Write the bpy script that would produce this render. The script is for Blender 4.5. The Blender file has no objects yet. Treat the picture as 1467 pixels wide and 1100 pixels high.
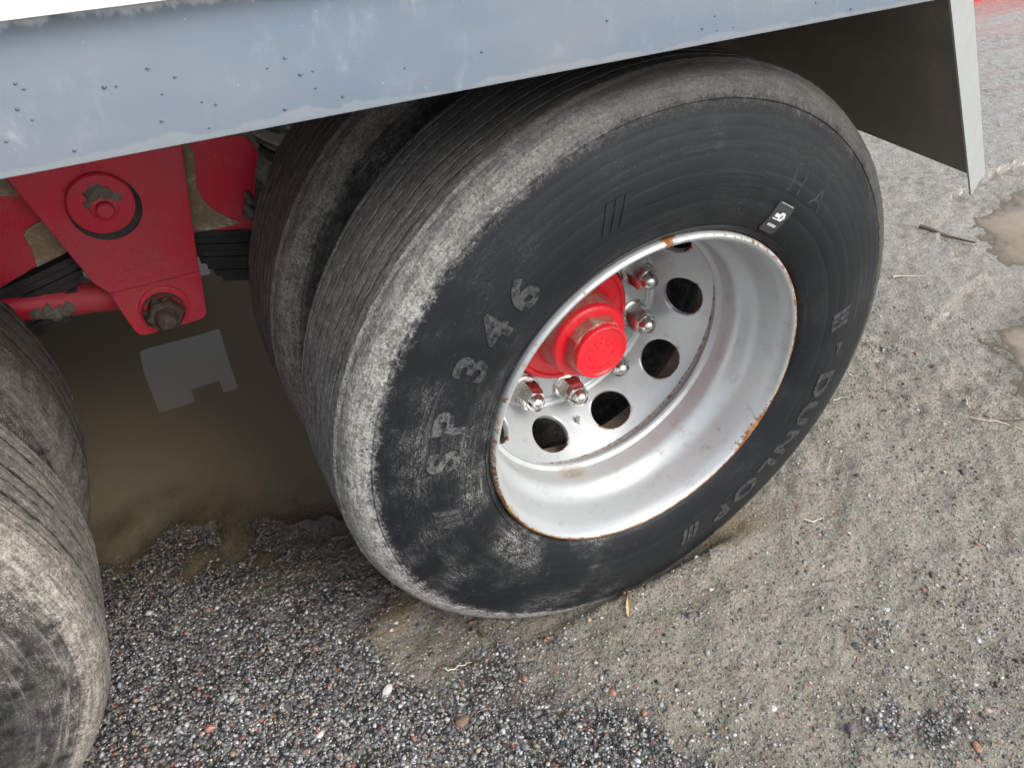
import bpy, math, random
import numpy as np
from mathutils import Matrix, Vector

# ------------------------------------------------------------------ camera, sky, sun, exposure
S = bpy.context.scene
C = S.collection
OZ = 0.5                                   # height of the near axle above the ground
cam = bpy.data.cameras.new('Camera')
co = bpy.data.objects.new('Camera', cam); C.objects.link(co)
cam.sensor_width = 36; cam.sensor_fit = 'HORIZONTAL'; cam.lens = 26.9
cam.clip_start = 0.02; cam.clip_end = 500
co.matrix_world = Matrix.Translation((-0.641, -0.763, 0.8207 + OZ)) @ Matrix(
    ((0.88567, 0.30724, -0.34813), (-0.46361, 0.54367, -0.69964), (-0.02569, 0.78105, 0.62395))).to_4x4()
S.camera = co
W = bpy.data.worlds.new('World'); S.world = W; W.use_nodes = True
wn = W.node_tree.nodes; wl = W.node_tree.links
SUN_EL, SUN_AZ = math.radians(46), math.radians(152)      # azimuth clockwise from +Y
sky = wn.new('ShaderNodeTexSky'); sky.sky_type = 'NISHITA'; sky.sun_disc = False
sky.sun_elevation = SUN_EL; sky.sun_rotation = SUN_AZ
sky.dust_density = 4.0; sky.air_density = 1.0; sky.ozone_density = 1.0
hs = wn.new('ShaderNodeHueSaturation'); hs.inputs['Saturation'].default_value = 0.42   # thin white overcast
wl.new(sky.outputs[0], hs.inputs['Color']); wl.new(hs.outputs[0], wn['Background'].inputs[0])
wn['Background'].inputs[1].default_value = 0.15
sun = bpy.data.lights.new('Sun', 'SUN'); sun.energy = 0.8; sun.angle = math.radians(35); sun.color = (1, .985, .955)
so = bpy.data.objects.new('Sun', sun); C.objects.link(so)
sd = Vector((math.sin(SUN_AZ) * math.cos(SUN_EL), math.cos(SUN_AZ) * math.cos(SUN_EL), math.sin(SUN_EL)))
so.rotation_euler = sd.to_track_quat('Z', 'Y').to_euler(); so.location = (3, -5, 6)
S.view_settings.view_transform = 'Standard'; S.view_settings.look = 'None'
S.view_settings.gamma = 1; S.view_settings.use_curve_mapping = False
S.view_settings.exposure = 0.92

rng = np.random.default_rng(7); random.seed(7)
PI = math.pi

# ------------------------------------------------------------------ node helper
class NT:
    def __init__(s, name):
        s.m = bpy.data.materials.new(name); s.m.use_nodes = True
        s.t = s.m.node_tree; s.b = s.t.nodes['Principled BSDF']
        s.out = s.t.nodes['Material Output']
    def set(s, sock, v):
        if v is None: return
        if isinstance(v, bpy.types.NodeSocket): s.t.links.new(v, sock)
        elif isinstance(v, (tuple, list)):
            v = tuple(v)
            if sock.type == 'RGBA' and len(v) == 3: v = v + (1,)
            sock.default_value = v
        else:
            sock.default_value = v
    def n(s, typ, ins=(), **kw):
        nd = s.t.nodes.new('ShaderNode' + typ)
        for k, v in kw.items(): setattr(nd, k, v)
        if isinstance(ins, dict):
            for k, v in ins.items(): s.set(nd.inputs[k], v)
        else:
            for i, v in enumerate(ins): s.set(nd.inputs[i], v)
        return nd
    def math(s, op, a, b=None, c=None, clamp=False):
        return s.n('Math', (a, b, c), operation=op, use_clamp=clamp).outputs[0]
    def mr(s, v, a, b, c=0., d=1., smooth=True):
        nd = s.n('MapRange', interpolation_type='SMOOTHSTEP' if smooth else 'LINEAR')
        for i, x in enumerate((v, a, b, c, d)): s.set(nd.inputs[i], x)
        return nd.outputs[0]
    def noise(s, vec, scale, detail=4, rough=.55, dist=0.):
        nd = s.n('TexNoise', {'Vector': vec, 'Scale': scale, 'Detail': detail, 'Roughness': rough, 'Distortion': dist})
        return nd.outputs[0]
    def mix(s, f, a, b, mode='MIX'):
        nd = s.n('Mix', data_type='RGBA', blend_type=mode)
        s.set(nd.inputs[0], f); s.set(nd.inputs[6], a); s.set(nd.inputs[7], b)
        return nd.outputs[2]
    def obj(s): return s.n('TexCoord').outputs['Object']
    def vmul(s, v, k): return s.n('VectorMath', (v, k), operation='MULTIPLY').outputs[0]
    def attr(s, name, col=False):
        nd = s.n('Attribute', attribute_name=name); return nd.outputs['Color' if col else 'Fac']
    def bump(s, h, strength, dist, nrm=None):
        nd = s.n('Bump', {'Strength': strength, 'Distance': dist, 'Height': h})
        if nrm is not None: s.set(nd.inputs['Normal'], nrm)
        return nd.outputs[0]
    def done(s, col=None, rough=None, metal=None, nrm=None, spec=None, coat=None):
        for k, v in (('Base Color', col), ('Roughness', rough), ('Metallic', metal), ('Normal', nrm),
                     ('Specular IOR Level', spec), ('Coat Weight', coat)): s.set(s.b.inputs[k], v)
        return s.m

M = {}
# ---- rubber. Object coords: wheel axis = local Y, r = distance from the axis
def rubber(name, dustcol, tread_dust, side_dust, bias=0., letters=False, uni=0., amt0=.13, ldust=.16, groove_shade=.9):
    t = NT(name); o = t.obj(); sp = t.n('SeparateXYZ', (o,)); x, y, z = sp.outputs
    r = t.math('SQRT', t.math('ADD', t.math('MULTIPLY', x, x), t.math('MULTIPLY', z, z)))
    ang = t.math('ARCTAN2', z, x)
    arc = t.math('MULTIPLY', ang, .5)
    cyl = t.n('CombineXYZ', (arc, y, r)).outputs[0]
    n_f = t.noise(o, 190, 4, .7, .7); n_m = t.noise(o, 42, 5, .6); n_l = t.noise(o, 7, 4, .55)
    streak = t.noise(t.vmul(cyl, (9, 150, 150)), 1, 4, .6)
    # tread zone: everything beyond the shoulder line
    edge = t.math('ADD', r, t.math('MULTIPLY', t.math('SUBTRACT', n_m, .5), .030))
    tr = t.mr(t.math('ADD', edge, t.math('MULTIPLY', t.math('SUBTRACT', n_f, .5), .03)), .477, .498)
    fibre = t.noise(t.vmul(cyl, (20, 210, 210)), 1, 4, .66, .5)
    fine = t.noise(o, 340, 3, .65)
    cracks = t.mr(t.noise(t.vmul(cyl, (30, 420, 420)), 1, 3, .6, .8), .40, .33)
    lowdir = t.math('DIVIDE', t.math('ADD', t.math('MULTIPLY', x, -.85), t.math('MULTIPLY', z, -.52)), r)
    amt = t.mr(lowdir, -.55, .72, amt0, 1.0)
    shoulder = t.mr(y, .006, .065, 1.02, .80)
    body = t.mr(t.math('ADD', t.math('MULTIPLY', fibre, .6), t.math('MULTIPLY', n_m, .4)), .36, .62, .36, 1.)
    grit = t.math('MULTIPLY', body, t.mr(t.math('ADD', t.math('MULTIPLY', fine, .5), t.math('MULTIPLY', n_f, .5)), .38, .62, .36, 1.))
    grit = t.math('MULTIPLY', grit, t.math('SUBTRACT', 1., t.math('MULTIPLY', cracks, .30)))
    grit = t.math('MULTIPLY', grit, t.math('SUBTRACT', 1., t.math('MULTIPLY', t.attr('groove'), groove_shade)))  # dust left out of the grooves so they stay dark
    pits = t.math('MULTIPLY', t.mr(n_f, .43, .35), t.mr(n_m, .40, .60, .25, 1.))
    fleck = t.math('MULTIPLY', t.mr(n_f, .56, .68), t.mr(y, .02, .07, .24, .10))
    grit = t.math('ADD', t.math('MULTIPLY', grit, t.math('SUBTRACT', 1., t.math('MULTIPLY', pits, .65))), fleck)
    td = t.math('MULTIPLY', t.math('MULTIPLY', grit, t.math('MULTIPLY', amt, shoulder)), tread_dust, clamp=True)
    # sidewall scuffs
    st = t.mr(streak, .52, .78, 0, .8)
    pat = t.mr(n_l, .42, .68)
    grain = t.math('MULTIPLY', t.mr(t.noise(o, 420, 4, .7, .5), .44, .62), t.mr(t.noise(t.vmul(cyl, (40, 160, 220)), 1, 4, .7, 1.5), .36, .62))
    spk = t.math('MULTIPLY', t.mr(t.noise(o, 330, 2, .5), .67, .78), t.mr(t.noise(o, 11, 3), .40, .65))
    lft = t.math('MAXIMUM', t.mr(lowdir, .15, 1.0), uni)
    sd1 = t.math('MULTIPLY', t.math('MULTIPLY', t.mr(n_m, .30, .62, .25, 1.), t.math('MULTIPLY', grain, 1.25)), t.math('MULTIPLY', pat, t.math('ADD', .12, t.math('MULTIPLY', lft, 1.0))))
    sd2 = t.math('MULTIPLY', t.math('MULTIPLY', st, t.math('ADD', pat, uni)), t.math('ADD', .12, t.math('MULTIPLY', lft, .6 + uni)))
    sdd = t.math('ADD', t.math('ADD', sd1, sd2), t.math('MULTIPLY', spk, .4))
    if uni: sdd = t.math('ADD', sdd, t.math('MULTIPLY', t.math('MULTIPLY', t.mr(n_m, .25, .65), t.mr(grain, 0, .8, .35, 1)), uni * .62))
    band = t.math('MULTIPLY', t.mr(r, .355, .370), t.mr(r, .425, .410))
    if not letters: sdd = t.math('MULTIPLY', sdd, t.math('SUBTRACT', 1., t.math('MULTIPLY', band, .62 * (1 - uni))))
    sdd = t.math('MULTIPLY', sdd, side_dust, clamp=True)
    crack = t.n('TexVoronoi', {'Vector': t.n('VectorMath', (o, t.n('TexNoise', {'Vector': o, 'Scale': 9., 'Detail': 3.}).outputs[1]), operation='ADD').outputs[0], 'Scale': 6.}, feature='DISTANCE_TO_EDGE').outputs[0]
    ck = t.math('MULTIPLY', t.mr(crack, .0, .014, 1, 0), t.math('MULTIPLY', t.mr(n_m, .45, .62), t.math('MULTIPLY', lft, .28)))
    sdd = t.math('MAXIMUM', sdd, t.math('MULTIPLY', ck, side_dust), clamp=True)
    d = t.mix(tr, sdd, td)
    if letters:
        d = t.math('MAXIMUM', t.math('MULTIPLY', t.mr(t.noise(o, 120, 6, .75), .38, .58), ldust), sdd)
    base = t.mix(n_l, (.0080, .0096, .0112), (.014, .0165, .0190))
    base = t.mix(tr, base, (.035, .033, .031)); base = t.mix(t.attr('groove'), base, (.006, .006, .006))  # shade inside the grooves is painted into the rubber colour
    col = t.mix(d, base, dustcol)
    rough = t.mr(d, 0, 1, .50, .92, False)
    h = t.math('ADD', t.math('ADD', t.math('MULTIPLY', fine, .5), t.math('MULTIPLY', n_f, .25)), t.math('SUBTRACT', t.math('MULTIPLY', fibre, .45), t.math('MULTIPLY', cracks, .10)))
    h = t.math('MULTIPLY', h, t.mr(tr, 0, 1, .16, 1.0))
    return t.done(col, rough, 0., t.bump(h, .7, .0024), .24)
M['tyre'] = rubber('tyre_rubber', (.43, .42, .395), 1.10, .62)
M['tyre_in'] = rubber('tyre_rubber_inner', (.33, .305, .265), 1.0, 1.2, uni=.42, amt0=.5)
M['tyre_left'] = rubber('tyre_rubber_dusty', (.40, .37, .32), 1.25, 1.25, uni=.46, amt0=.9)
M['letter_faint'] = rubber('tyre_letter_faint', (.30, .30, .29), 1, .6, letters=True, ldust=.06)
M['letter_worn'] = rubber('tyre_letter_worn', (.36, .355, .34), 1, .6, letters=True, ldust=.32)
M['letter'] = rubber('tyre_letter_rubber', (.33, .325, .31), 1, .6, letters=True)

def paint_dirty(name, base, base2, dirtcol, dirt, rough=.45, scale=14, fine=120):
    t = NT(name); o = t.obj()
    a = t.noise(o, scale, 5, .6); b = t.noise(o, fine, 5, .65); sp = t.noise(o, 420, 2, .5)
    c = t.mix(a, base, base2)
    f = t.math('MULTIPLY', t.mr(a, .40, .68), t.mr(b, .30, .66))
    f = t.math('MULTIPLY', f, dirt, clamp=True)
    f = t.math('MAXIMUM', f, t.math('MULTIPLY', t.mr(sp, .70, .76), .35))
    at = t.attr('rust')
    f = t.math('MAXIMUM', f, t.math('MULTIPLY', at, t.mr(b, .30, .55)))
    c = t.mix(f, c, dirtcol)
    return t.done(c, t.mr(f, 0, 1, rough, .9, False), 0., t.bump(t.math('ADD', b, t.math('MULTIPLY', f, .8)), .35, .002), .5)
M['red_dirty'] = paint_dirty('red_paint_dusty', (.64, .014, .042), (.54, .016, .044), (.42, .13, .12), .55, .30, 5, 300)
M['red_hub'] = paint_dirty('red_hub_paint', (.72, .008, .020), (.66, .008, .020), (.30, .25, .19), .12, .34, 10)
M['hub_side'] = paint_dirty('hub_side_dirty', (.55, .02, .03), (.42, .10, .08), (.33, .28, .21), 1.25, .45, 22)
M['rust_brown'] = paint_dirty('rusty_brown_steel', (.055, .036, .026), (.10, .07, .05), (.20, .15, .11), .8, .75, 60)
M['bare_tan'] = paint_dirty('bare_rusty_tan_steel', (.30, .22, .13), (.16, .10, .055), (.42, .37, .29), 1.2, .8, 25)
M['black_steel'] = paint_dirty('black_dirty_steel', (.012, .012, .013), (.022, .021, .02), (.07, .065, .06), .8, .6, 20)
M['dark_plate'] = paint_dirty('mudguard_inner_dark', (.14, .125, .105), (.19, .165, .135), (.27, .23, .18), .7, .42, 8, 60)
M['mud_cake'] = paint_dirty('caked_mud', (.17, .145, .115), (.11, .09, .07), (.25, .22, .18), .8, .95, 30)

# ---- silver wheel paint; attributes: rust, dirt
t = NT('silver_wheel_paint'); o = t.obj()
n1 = t.noise(o, 9, 4); n2 = t.noise(o, 110, 6, .7); n3 = t.noise(o, 30, 5, .6)
c = t.mix(n1, (.425, .452, .455), (.505, .533, .535))
grime = t.math('MULTIPLY', t.mr(n3, .50, .75), t.mr(n2, .35, .7))
c = t.mix(t.math('MULTIPLY', grime, .7), c, (.25, .235, .20))
ru = t.attr('rust')
rf = t.mr(t.math('ADD', ru, t.math('MULTIPLY', t.math('SUBTRACT', n2, .5), 1.5)), .50, .72)
rf = t.math('MULTIPLY', rf, t.mr(ru, .02, .3))
rc = t.mix(n2, (.30, .105, .02), (.10, .045, .02)); rc = t.mix(t.mr(n3, .5, .7), rc, (.42, .24, .10))
c = t.mix(rf, c, rc)
df = t.math('MULTIPLY', t.attr('dirt'), t.mr(n2, .2, .5))
c = t.mix(df, c, (.22, .18, .13))
rf2 = t.math('MAXIMUM', rf, df)
M['silver'] = t.done(c, t.mr(rf2, 0, 1, .36, .9, False), t.mr(rf2, 0, 1, .42, 0, False),
                     t.bump(t.math('ADD', t.math('MULTIPLY', n2, .3), t.math('ADD', rf, t.math('MULTIPLY', t.noise(o, 60, 3), .5))), .25, .0015), .5)
t = NT('chrome_nut'); o = t.obj(); n2 = t.noise(o, 160, 5, .65)
M['chrome'] = t.done(t.mix(t.mr(n2, .5, .75), (.62, .60, .57), (.40, .35, .29)), t.mr(n2, .35, .75, .16, .42), 1., t.bump(n2, .04, .001))
t = NT('black_tag_plastic'); o = t.obj()
M['tag'] = t.done(t.mix(t.noise(o, 90), (.030, .032, .034), (.05, .052, .054)), .38)
t = NT('white_print'); o = t.obj()
M['print'] = t.done(t.mix(t.noise(o, 400), (.62, .62, .60), (.78, .78, .76)), .5)

# ---- grey-blue side rail
t = NT('grey_rail_paint'); o = t.obj(); sp = t.n('SeparateXYZ', (o,)); zz = sp.outputs[2]
n1 = t.noise(t.vmul(o, (2.2, 1, 6)), 1.6, 4); n2 = t.noise(t.vmul(o, (1.0, 1, .45)), 60, 6, .62); n3 = t.noise(o, 18, 4, .6); n4 = t.noise(o, 240, 3, .6)
c = t.mix(t.mr(n1, .35, .65), (.168, .218, .276), (.208, .242, .282))
sc = t.math('MULTIPLY', t.mr(n2, .58, .72), t.mr(n3, .50, .66))
top = t.math('MULTIPLY', t.mr(t.math('ADD', zz, t.math('MULTIPLY', t.math('SUBTRACT', n2, .5), .035)), .6765 + OZ, .6835 + OZ), .6)
dot = t.math('MULTIPLY', t.mr(n4, .70, .75), t.mr(n3, .4, .6))
f = t.math('MAXIMUM', t.math('MAXIMUM', t.math('MAXIMUM', t.math('MULTIPLY', sc, .27), t.math('MULTIPLY', t.math('MULTIPLY', t.mr(n2, .45, .75), t.mr(n3, .42, .72)), .15)), top), t.math('MULTIPLY', dot, .6))
c = t.mix(f, c, (.66, .70, .74))
c = t.mix(t.math('MULTIPLY', t.mr(t.math('ADD', zz, t.math('MULTIPLY', t.math('SUBTRACT', n3, .5), .03)), .573 + OZ, .5765 + OZ, 1, 0), .45), c, (.31, .325, .335))
M['rail'] = t.done(c, t.mr(f, 0, 1, .36, .6, False), .0, t.bump(t.math('ADD', n1, t.math('MULTIPLY', n2, .15)), .25, .004), .5)
t = NT('white_body_paint'); o = t.obj(); n1 = t.noise(o, 12, 5, .6)
M['white'] = t.done(t.mix(t.mr(n1, .5, .8), (.80, .79, .76), (.70, .67, .62)), .35)
t = NT('bare_aluminium_edge'); o = t.obj(); n1 = t.noise(t.vmul(o, (1, 1, .2)), 60, 5, .6)
M['alu'] = t.done(t.mix(n1, (.36, .38, .37), (.46, .48, .47)), .5, .25, t.bump(n1, .1, .002))
t = NT('water_drop'); t.b.inputs['Alpha'].default_value = 1
M['drop'] = t.done((.10, .115, .13), .08, 0., None, .5)

# ------------------------------------------------------------------ mesh helpers
class MB:
    def __init__(s): s.v = []; s.f = []; s.n = 0; s.at = {}
    def add(s, v, f, **at):
        v = [tuple(map(float, q)) for q in v]
        s.f += [tuple(i + s.n for i in q) for q in f]
        for k, a in at.items():
            arr = s.at.setdefault(k, []); arr += [0.] * (s.n - len(arr)); arr += [float(q) for q in a]
        s.v += v; s.n += len(v); return s
    def lathe(s, prof, segs, closed=False, rfun=None, a0=0., **at):
        v = []; n = len(prof); A = {k: [] for k in at}
        for i in range(segs):
            a = a0 + 2 * PI * i / segs; ca, sa = math.cos(a), math.sin(a)
            for j, (y, r) in enumerate(prof):
                if rfun: y, r = rfun(i, j, a, y, r)
                v.append((r * ca, y, r * sa))
                for k in at: A[k].append(at[k](a, y, r))
        f = []
        for i in range(segs):
            b = ((i + 1) % segs) * n; c = i * n
            for j in range(n - 1 + (1 if closed else 0)):
                k = (j + 1) % n
                f.append((c + j, c + k, b + k, b + j))
        return s.add(v, f, **A)
    def prism(s, poly, y0, y1, bev=0.):
        """polygon in XZ, counter-clockwise seen from -Y, between y0 (front) and y1"""
        n = len(poly); P_ = np.array(poly, float); cc = P_.mean(0)
        rings = []
        if bev:
            e = np.roll(P_, -1, 0) - P_; e /= np.linalg.norm(e, axis=1)[:, None]
            nn = np.c_[e[:, 1], -e[:, 0]]
            inn = P_ - bev * (nn + np.roll(nn, 1, 0)) / (1 + (nn * np.roll(nn, 1, 0)).sum(1))[:, None]
            rings = [(inn, y0), (P_, y0 + bev), (P_, y1)]
        else: rings = [(P_, y0), (P_, y1)]
        v = [(q[0], y, q[1]) for R_, y in rings for q in R_]
        f = [tuple(range(n)), tuple(range((len(rings) - 1) * n, len(rings) * n))[::-1]]
        for k in range(len(rings) - 1):
            for i in range(n):
                j = (i + 1) % n
                f.append((k * n + j, k * n + i, (k + 1) * n + i, (k + 1) * n + j))
        return s.add(v, f)
    def box(s, a, b):
        (x0, y0, z0), (x1, y1, z1) = a, b
        return s.prism([(x0, z0), (x1, z0), (x1, z1), (x0, z1)], y0, y1)
    def tube(s, pts, rad, segs=10, cap=True):
        pts = [Vector(p) for p in pts]; rr = rad if isinstance(rad, (list, tuple)) else [rad] * len(pts)
        v = []; f = []
        for i, p in enumerate(pts):
            d = (pts[min(i + 1, len(pts) - 1)] - pts[max(i - 1, 0)]).normalized()
            up = Vector((0, 0, 1)) if abs(d.z) < .9 else Vector((1, 0, 0))
            a = d.cross(up).normalized(); b = a.cross(d)
            for k in range(segs):
                th = 2 * PI * k / segs
                v.append(p + a * (rr[i] * math.cos(th)) + b * (rr[i] * math.sin(th)))
        for i in range(len(pts) - 1):
            for k in range(segs):
                l = (k + 1) % segs
                f.append((i * segs + k, i * segs + l, (i + 1) * segs + l, (i + 1) * segs + k))
        if cap:
            f.append(tuple(range(segs))[::-1]); f.append(tuple((len(pts) - 1) * segs + k for k in range(segs)))
        return s.add(v, f)
    def mesh(s, name, mat, smooth=None):
        me = bpy.data.meshes.new(name); me.from_pydata(s.v, [], s.f); me.update()
        if mat: me.materials.append(M[mat] if isinstance(mat, str) else mat)
        for k, a in s.at.items():
            a = a + [0.] * (s.n - len(a))
            at = me.attributes.new(k, 'FLOAT', 'POINT'); at.data.foreach_set('value', a)
        if smooth is not None:
            me.polygons.foreach_set('use_smooth', [True] * len(me.polygons))
            me.set_sharp_from_angle(angle=math.radians(smooth))
        return me
    def build(s, name, mat, parent=None, smooth=None, loc=None):
        return link(name, s.mesh(name, mat, smooth), parent, loc)
def link(name, me, parent=None, loc=None):
    o_ = bpy.data.objects.new(name, me); C.objects.link(o_)
    if parent: o_.parent = parent
    if loc: o_.location = loc
    return o_
def empty(name, parent=None, loc=(0, 0, 0)): return link(name, None, parent, loc)
def tag(o_, label=None, cat=None, group=None, kind=None):
    for k, v in (('label', label), ('category', cat), ('group', group), ('kind', kind)):
        if v: o_[k] = v
    return o_
def recalc(me):
    import bmesh
    b = bmesh.new(); b.from_mesh(me); bmesh.ops.recalc_face_normals(b, faces=b.faces); b.to_mesh(me); b.free()

# ------------------------------------------------------------------ value noise (numpy)
def vnoise(x, y, scale, seed, octs=3, gain=.5):
    out = np.zeros(np.shape(x)); amp = 1.; tot = 0
    for k in range(octs):
        g = np.random.default_rng(seed * 17 + k).random((256, 256))
        u = x * scale + 91.3; v = y * scale + 57.7
        iu = np.floor(u).astype(int); iv = np.floor(v).astype(int); fu = u - iu; fv = v - iv
        fu = fu * fu * (3 - 2 * fu); fv = fv * fv * (3 - 2 * fv)
        a = g[iu % 256, iv % 256]; b = g[(iu + 1) % 256, iv % 256]; c_ = g[iu % 256, (iv + 1) % 256]; d = g[(iu + 1) % 256, (iv + 1) % 256]
        out += amp * ((a * (1 - fu) + b * fu) * (1 - fv) + (c_ * (1 - fu) + d * fu) * fv - .5)
        tot += amp; amp *= gain; scale *= 2.03
    return out / tot * 2
def sstep(a, b, x):
    q = np.clip((x - a) / (b - a), 0, 1); return q * q * (3 - 2 * q)

# ------------------------------------------------------------------ ground
SHX = np.array([-60, -3, -1.4, -.98, -.80, -.60, -.50, -.45, -.38, -.2, .1, .45, .8, 1.1, 60])
SHY = np.array([60, 1.4, .62, .52, .52, .45, .37, .28, .26, .27, .33, .62, 1.1, 60, 60])
def shore(x, y):                                    # > 0 in the water below the trailer
    s = np.minimum(y - np.interp(x, SHX, SHY), 3.2 - y)
    return s
def right_pool(x, y):
    a = .46 - np.hypot((x - 1.74) / 1.0, (y + .04) / .72)
    b = .44 - np.hypot((x - 2.42) / 1.15, (y - .47) / .75)
    return a, b
def height(x, y):
    x = np.asarray(x, float); y = np.asarray(y, float)
    s = np.clip(shore(x, y), -2, 3) + .05 * vnoise(x, y, 6, 3, 3)
    h = np.where(s > 0, -.085 * sstep(.05, .85, s) - .035 * np.clip(s, 0, .3), .040 * sstep(0, .55, -s))
    a, b = right_pool(x, y)
    n = .10 * vnoise(x, y, 5, 11, 4)
    dd = np.maximum(a, b) + n
    flat = .012
    h = h * sstep(-.55, -.20, -dd) + flat * (1 - sstep(-.55, -.20, -dd))
    h = np.where(dd > -.20, flat - (flat + .03) * sstep(-.12, .22, dd), h)
    near = np.exp(-((x - .6) ** 2 + y ** 2) / 12.)
    h = h + (.006 * vnoise(x, y, 3.1, 5, 3) + .0135 * vnoise(x * .7 + y * .7, y * .7 - x * .7, 15, 6, 4, .6)) * (.4 + .6 * near)
    h = h + .0032 * vnoise(x, y * 1.3, 55, 8, 2) * sstep(.10, -.02, shore(x, y))
    # soft ground squeezed up along the tyre
    rut = np.exp(-((y + .035) / .030) ** 2) * np.exp(-((x - .10) / .27) ** 4)
    h = h + .014 * rut * (1 + .6 * vnoise(x, y, 18, 9, 3))
    ca_ = ((x + .45) * .86 + (y - .165) * .5) / .085; cb_ = ((x + .45) * -.5 + (y - .165) * .86) / .032
    h = h + .013 * np.exp(-ca_ ** 4 - cb_ ** 4) * (1 + .9 * vnoise(x, y, 30, 41, 3))
    con = sstep(.26, .18, np.abs(x)) * sstep(-.03, .0, y) * sstep(.66, .60, y)
    return h * (1 - con) + .004 * con
xs = np.concatenate([-np.geomspace(1.9, 70, 26)[::-1], np.arange(-1.86, 1.5, .0085), np.arange(1.5, 3.2, .014), np.geomspace(3.22, 90, 46)])
ys = np.concatenate([-np.geomspace(.95, 70, 24)[::-1], np.arange(-.93, 1.3, .0085), np.arange(1.3, 3.4, .016), np.geomspace(3.43, 90, 40)])
GX, GY = np.meshgrid(xs, ys, indexing='ij'); GH = height(GX, GY)
def dens(x, y):                                     # how much loose gravel lies on the mud
    p = x * .55 + y * .10 + .10
    d = sstep(.26, -.20, p + .34 * vnoise(x, y, 3.1, 21, 4))
    d = d * sstep(-.02, .20, -(np.minimum(y - np.interp(x, SHX, SHY), 9)) + .16 + .1 * vnoise(x, y, 5, 23, 3))
    d = d * (.55 + .45 * sstep(-.25, .25, vnoise(x, y, 4.5, 24, 4)))
    rut = np.exp(-((y - .10) / .085) ** 2) * sstep(-.56, -.42, x) * sstep(-.12, -.22, x)
    d = d * (1 - .85 * rut)
    q = np.exp(-(((x - .50) / .15) ** 2 + ((y + .31) / .06) ** 2)) + np.exp(-(((x - .67) / .10) ** 2 + ((y + .34) / .07) ** 2)) + np.exp(-(((x - .30) / .16) ** 2 + ((y + .42) / .10) ** 2)) + 1.8 * np.exp(-(((x - 1.07) / .07) ** 2 + ((y - .315) / .05) ** 2)) + .8*np.exp(-(((x - .1) / .3) ** 2 + ((y + .5) / .14) ** 2))
    q = q * sstep(-.35, .5, vnoise(x, y, 9, 25, 4) + .08)
    return np.clip(np.maximum(d, .48 * q) + .075 * (1 + vnoise(x, y, 6, 27, 3)) + .16 * sstep(-.22, -.50, y) * (1 + .8 * vnoise(x, y, 7, 28, 3)), 0, 1)
def grid_mesh(name, X, Y, Z):
    nx, ny = X.shape; me = bpy.data.meshes.new(name)
    v = np.stack([X, Y, Z], -1).reshape(-1, 3).astype(np.float32)
    i = np.arange(nx * ny).reshape(nx, ny)
    f = np.stack([i[:-1, :-1], i[1:, :-1], i[1:, 1:], i[:-1, 1:]], -1).reshape(-1, 4)
    raw(me, v, f); return me
def raw(me, v, f):
    k = f.shape[1]
    me.vertices.add(len(v)); me.vertices.foreach_set('co', v.astype(np.float32).ravel())
    me.loops.add(f.size); me.loops.foreach_set('vertex_index', f.astype(np.int32).ravel())
    me.polygons.add(len(f)); me.polygons.foreach_set('loop_start', (np.arange(len(f)) * k).astype(np.int32))
    me.polygons.foreach_set('loop_total', np.full(len(f), k, np.int32)); me.update(calc_edges=True); me.validate()
def fattr(me, name, a):
    at = me.attributes.new(name, 'FLOAT', 'POINT'); at.data.foreach_set('value', np.asarray(a, np.float32).ravel())

t = NT('wet_mud_and_grit'); o = t.obj()
g = t.attr('gravel'); wet = t.attr('wet')
n1 = t.noise(o, 2.2, 5, .6); n2 = t.noise(o, 24, 6, .62); n3 = t.noise(o, 150, 6, .7)
mud = t.mix(t.mr(n2, .3, .7), (.170, .160, .132), (.330, .312, .268)); mud = t.mix(t.mr(n1, .35, .65), mud, (.285, .270, .238))
mud = t.mix(t.math('MULTIPLY', t.mr(n3, .52, .68), .7), mud, (.50, .48, .43))
mud = t.mix(t.math('MULTIPLY', t.mr(n3, .47, .37), .85), mud, (.085, .078, .062))
vo = t.n('TexVoronoi', {'Vector': o, 'Scale': 120.}); vc = t.n('SeparateColor', (vo.outputs['Color'],)).outputs
gr = t.mix(vc[0], (.03, .03, .032), (.30, .30, .295)); gr = t.mix(t.mr(vc[1], .94, .96), gr, (.33, .12, .08)); gr = t.mix(t.mr(vc[2], .88, .9), gr, (.55, .54, .52))
gr = t.mix(t.mr(vo.outputs['Distance'], .35, .7), gr, (.022, .021, .019))
vo2 = t.n('TexVoronoi', {'Vector': o, 'Scale': 95.}); vd = t.n('SeparateColor', (vo2.outputs['Color'],)).outputs
chip = t.math('MULTIPLY', t.mr(vd[0], .88, .90), t.mr(vo2.outputs['Distance'], .34, .26))
chipc = t.mix(vd[1], (.06, .06, .065), (.60, .58, .55)); chipc = t.mix(t.mr(vd[2], .8, .82), chipc, (.36, .14, .09))
mud = t.mix(chip, mud, chipc)
gf = t.mr(t.math('ADD', g, t.math('MULTIPLY', t.math('SUBTRACT', n2, .5), .6)), .36, .70)
mud = t.mix(1., mud, (1.0, .972, .915), 'MULTIPLY')
c = t.mix(gf, mud, gr)
c = t.mix(t.math('MULTIPLY', wet, .75), c, t.mix(1., c, (.42, .385, .32), 'MULTIPLY'))
c = t.mix(t.math('MULTIPLY', t.attr('clay'), t.mr(n2, .3, .5)), c, t.mix(n2, (.20, .145, .075), (.33, .265, .165)))
sheen = t.attr('sheen')
rough = t.mr(t.math('ADD', t.math('MULTIPLY', sheen, .9), t.math('MULTIPLY', t.math('SUBTRACT', n2, .5), .7)), .15, .75, .74, .16)
h = t.math('ADD', t.math('MULTIPLY', n2, 1.2), t.math('MULTIPLY', n3, .55))
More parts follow.
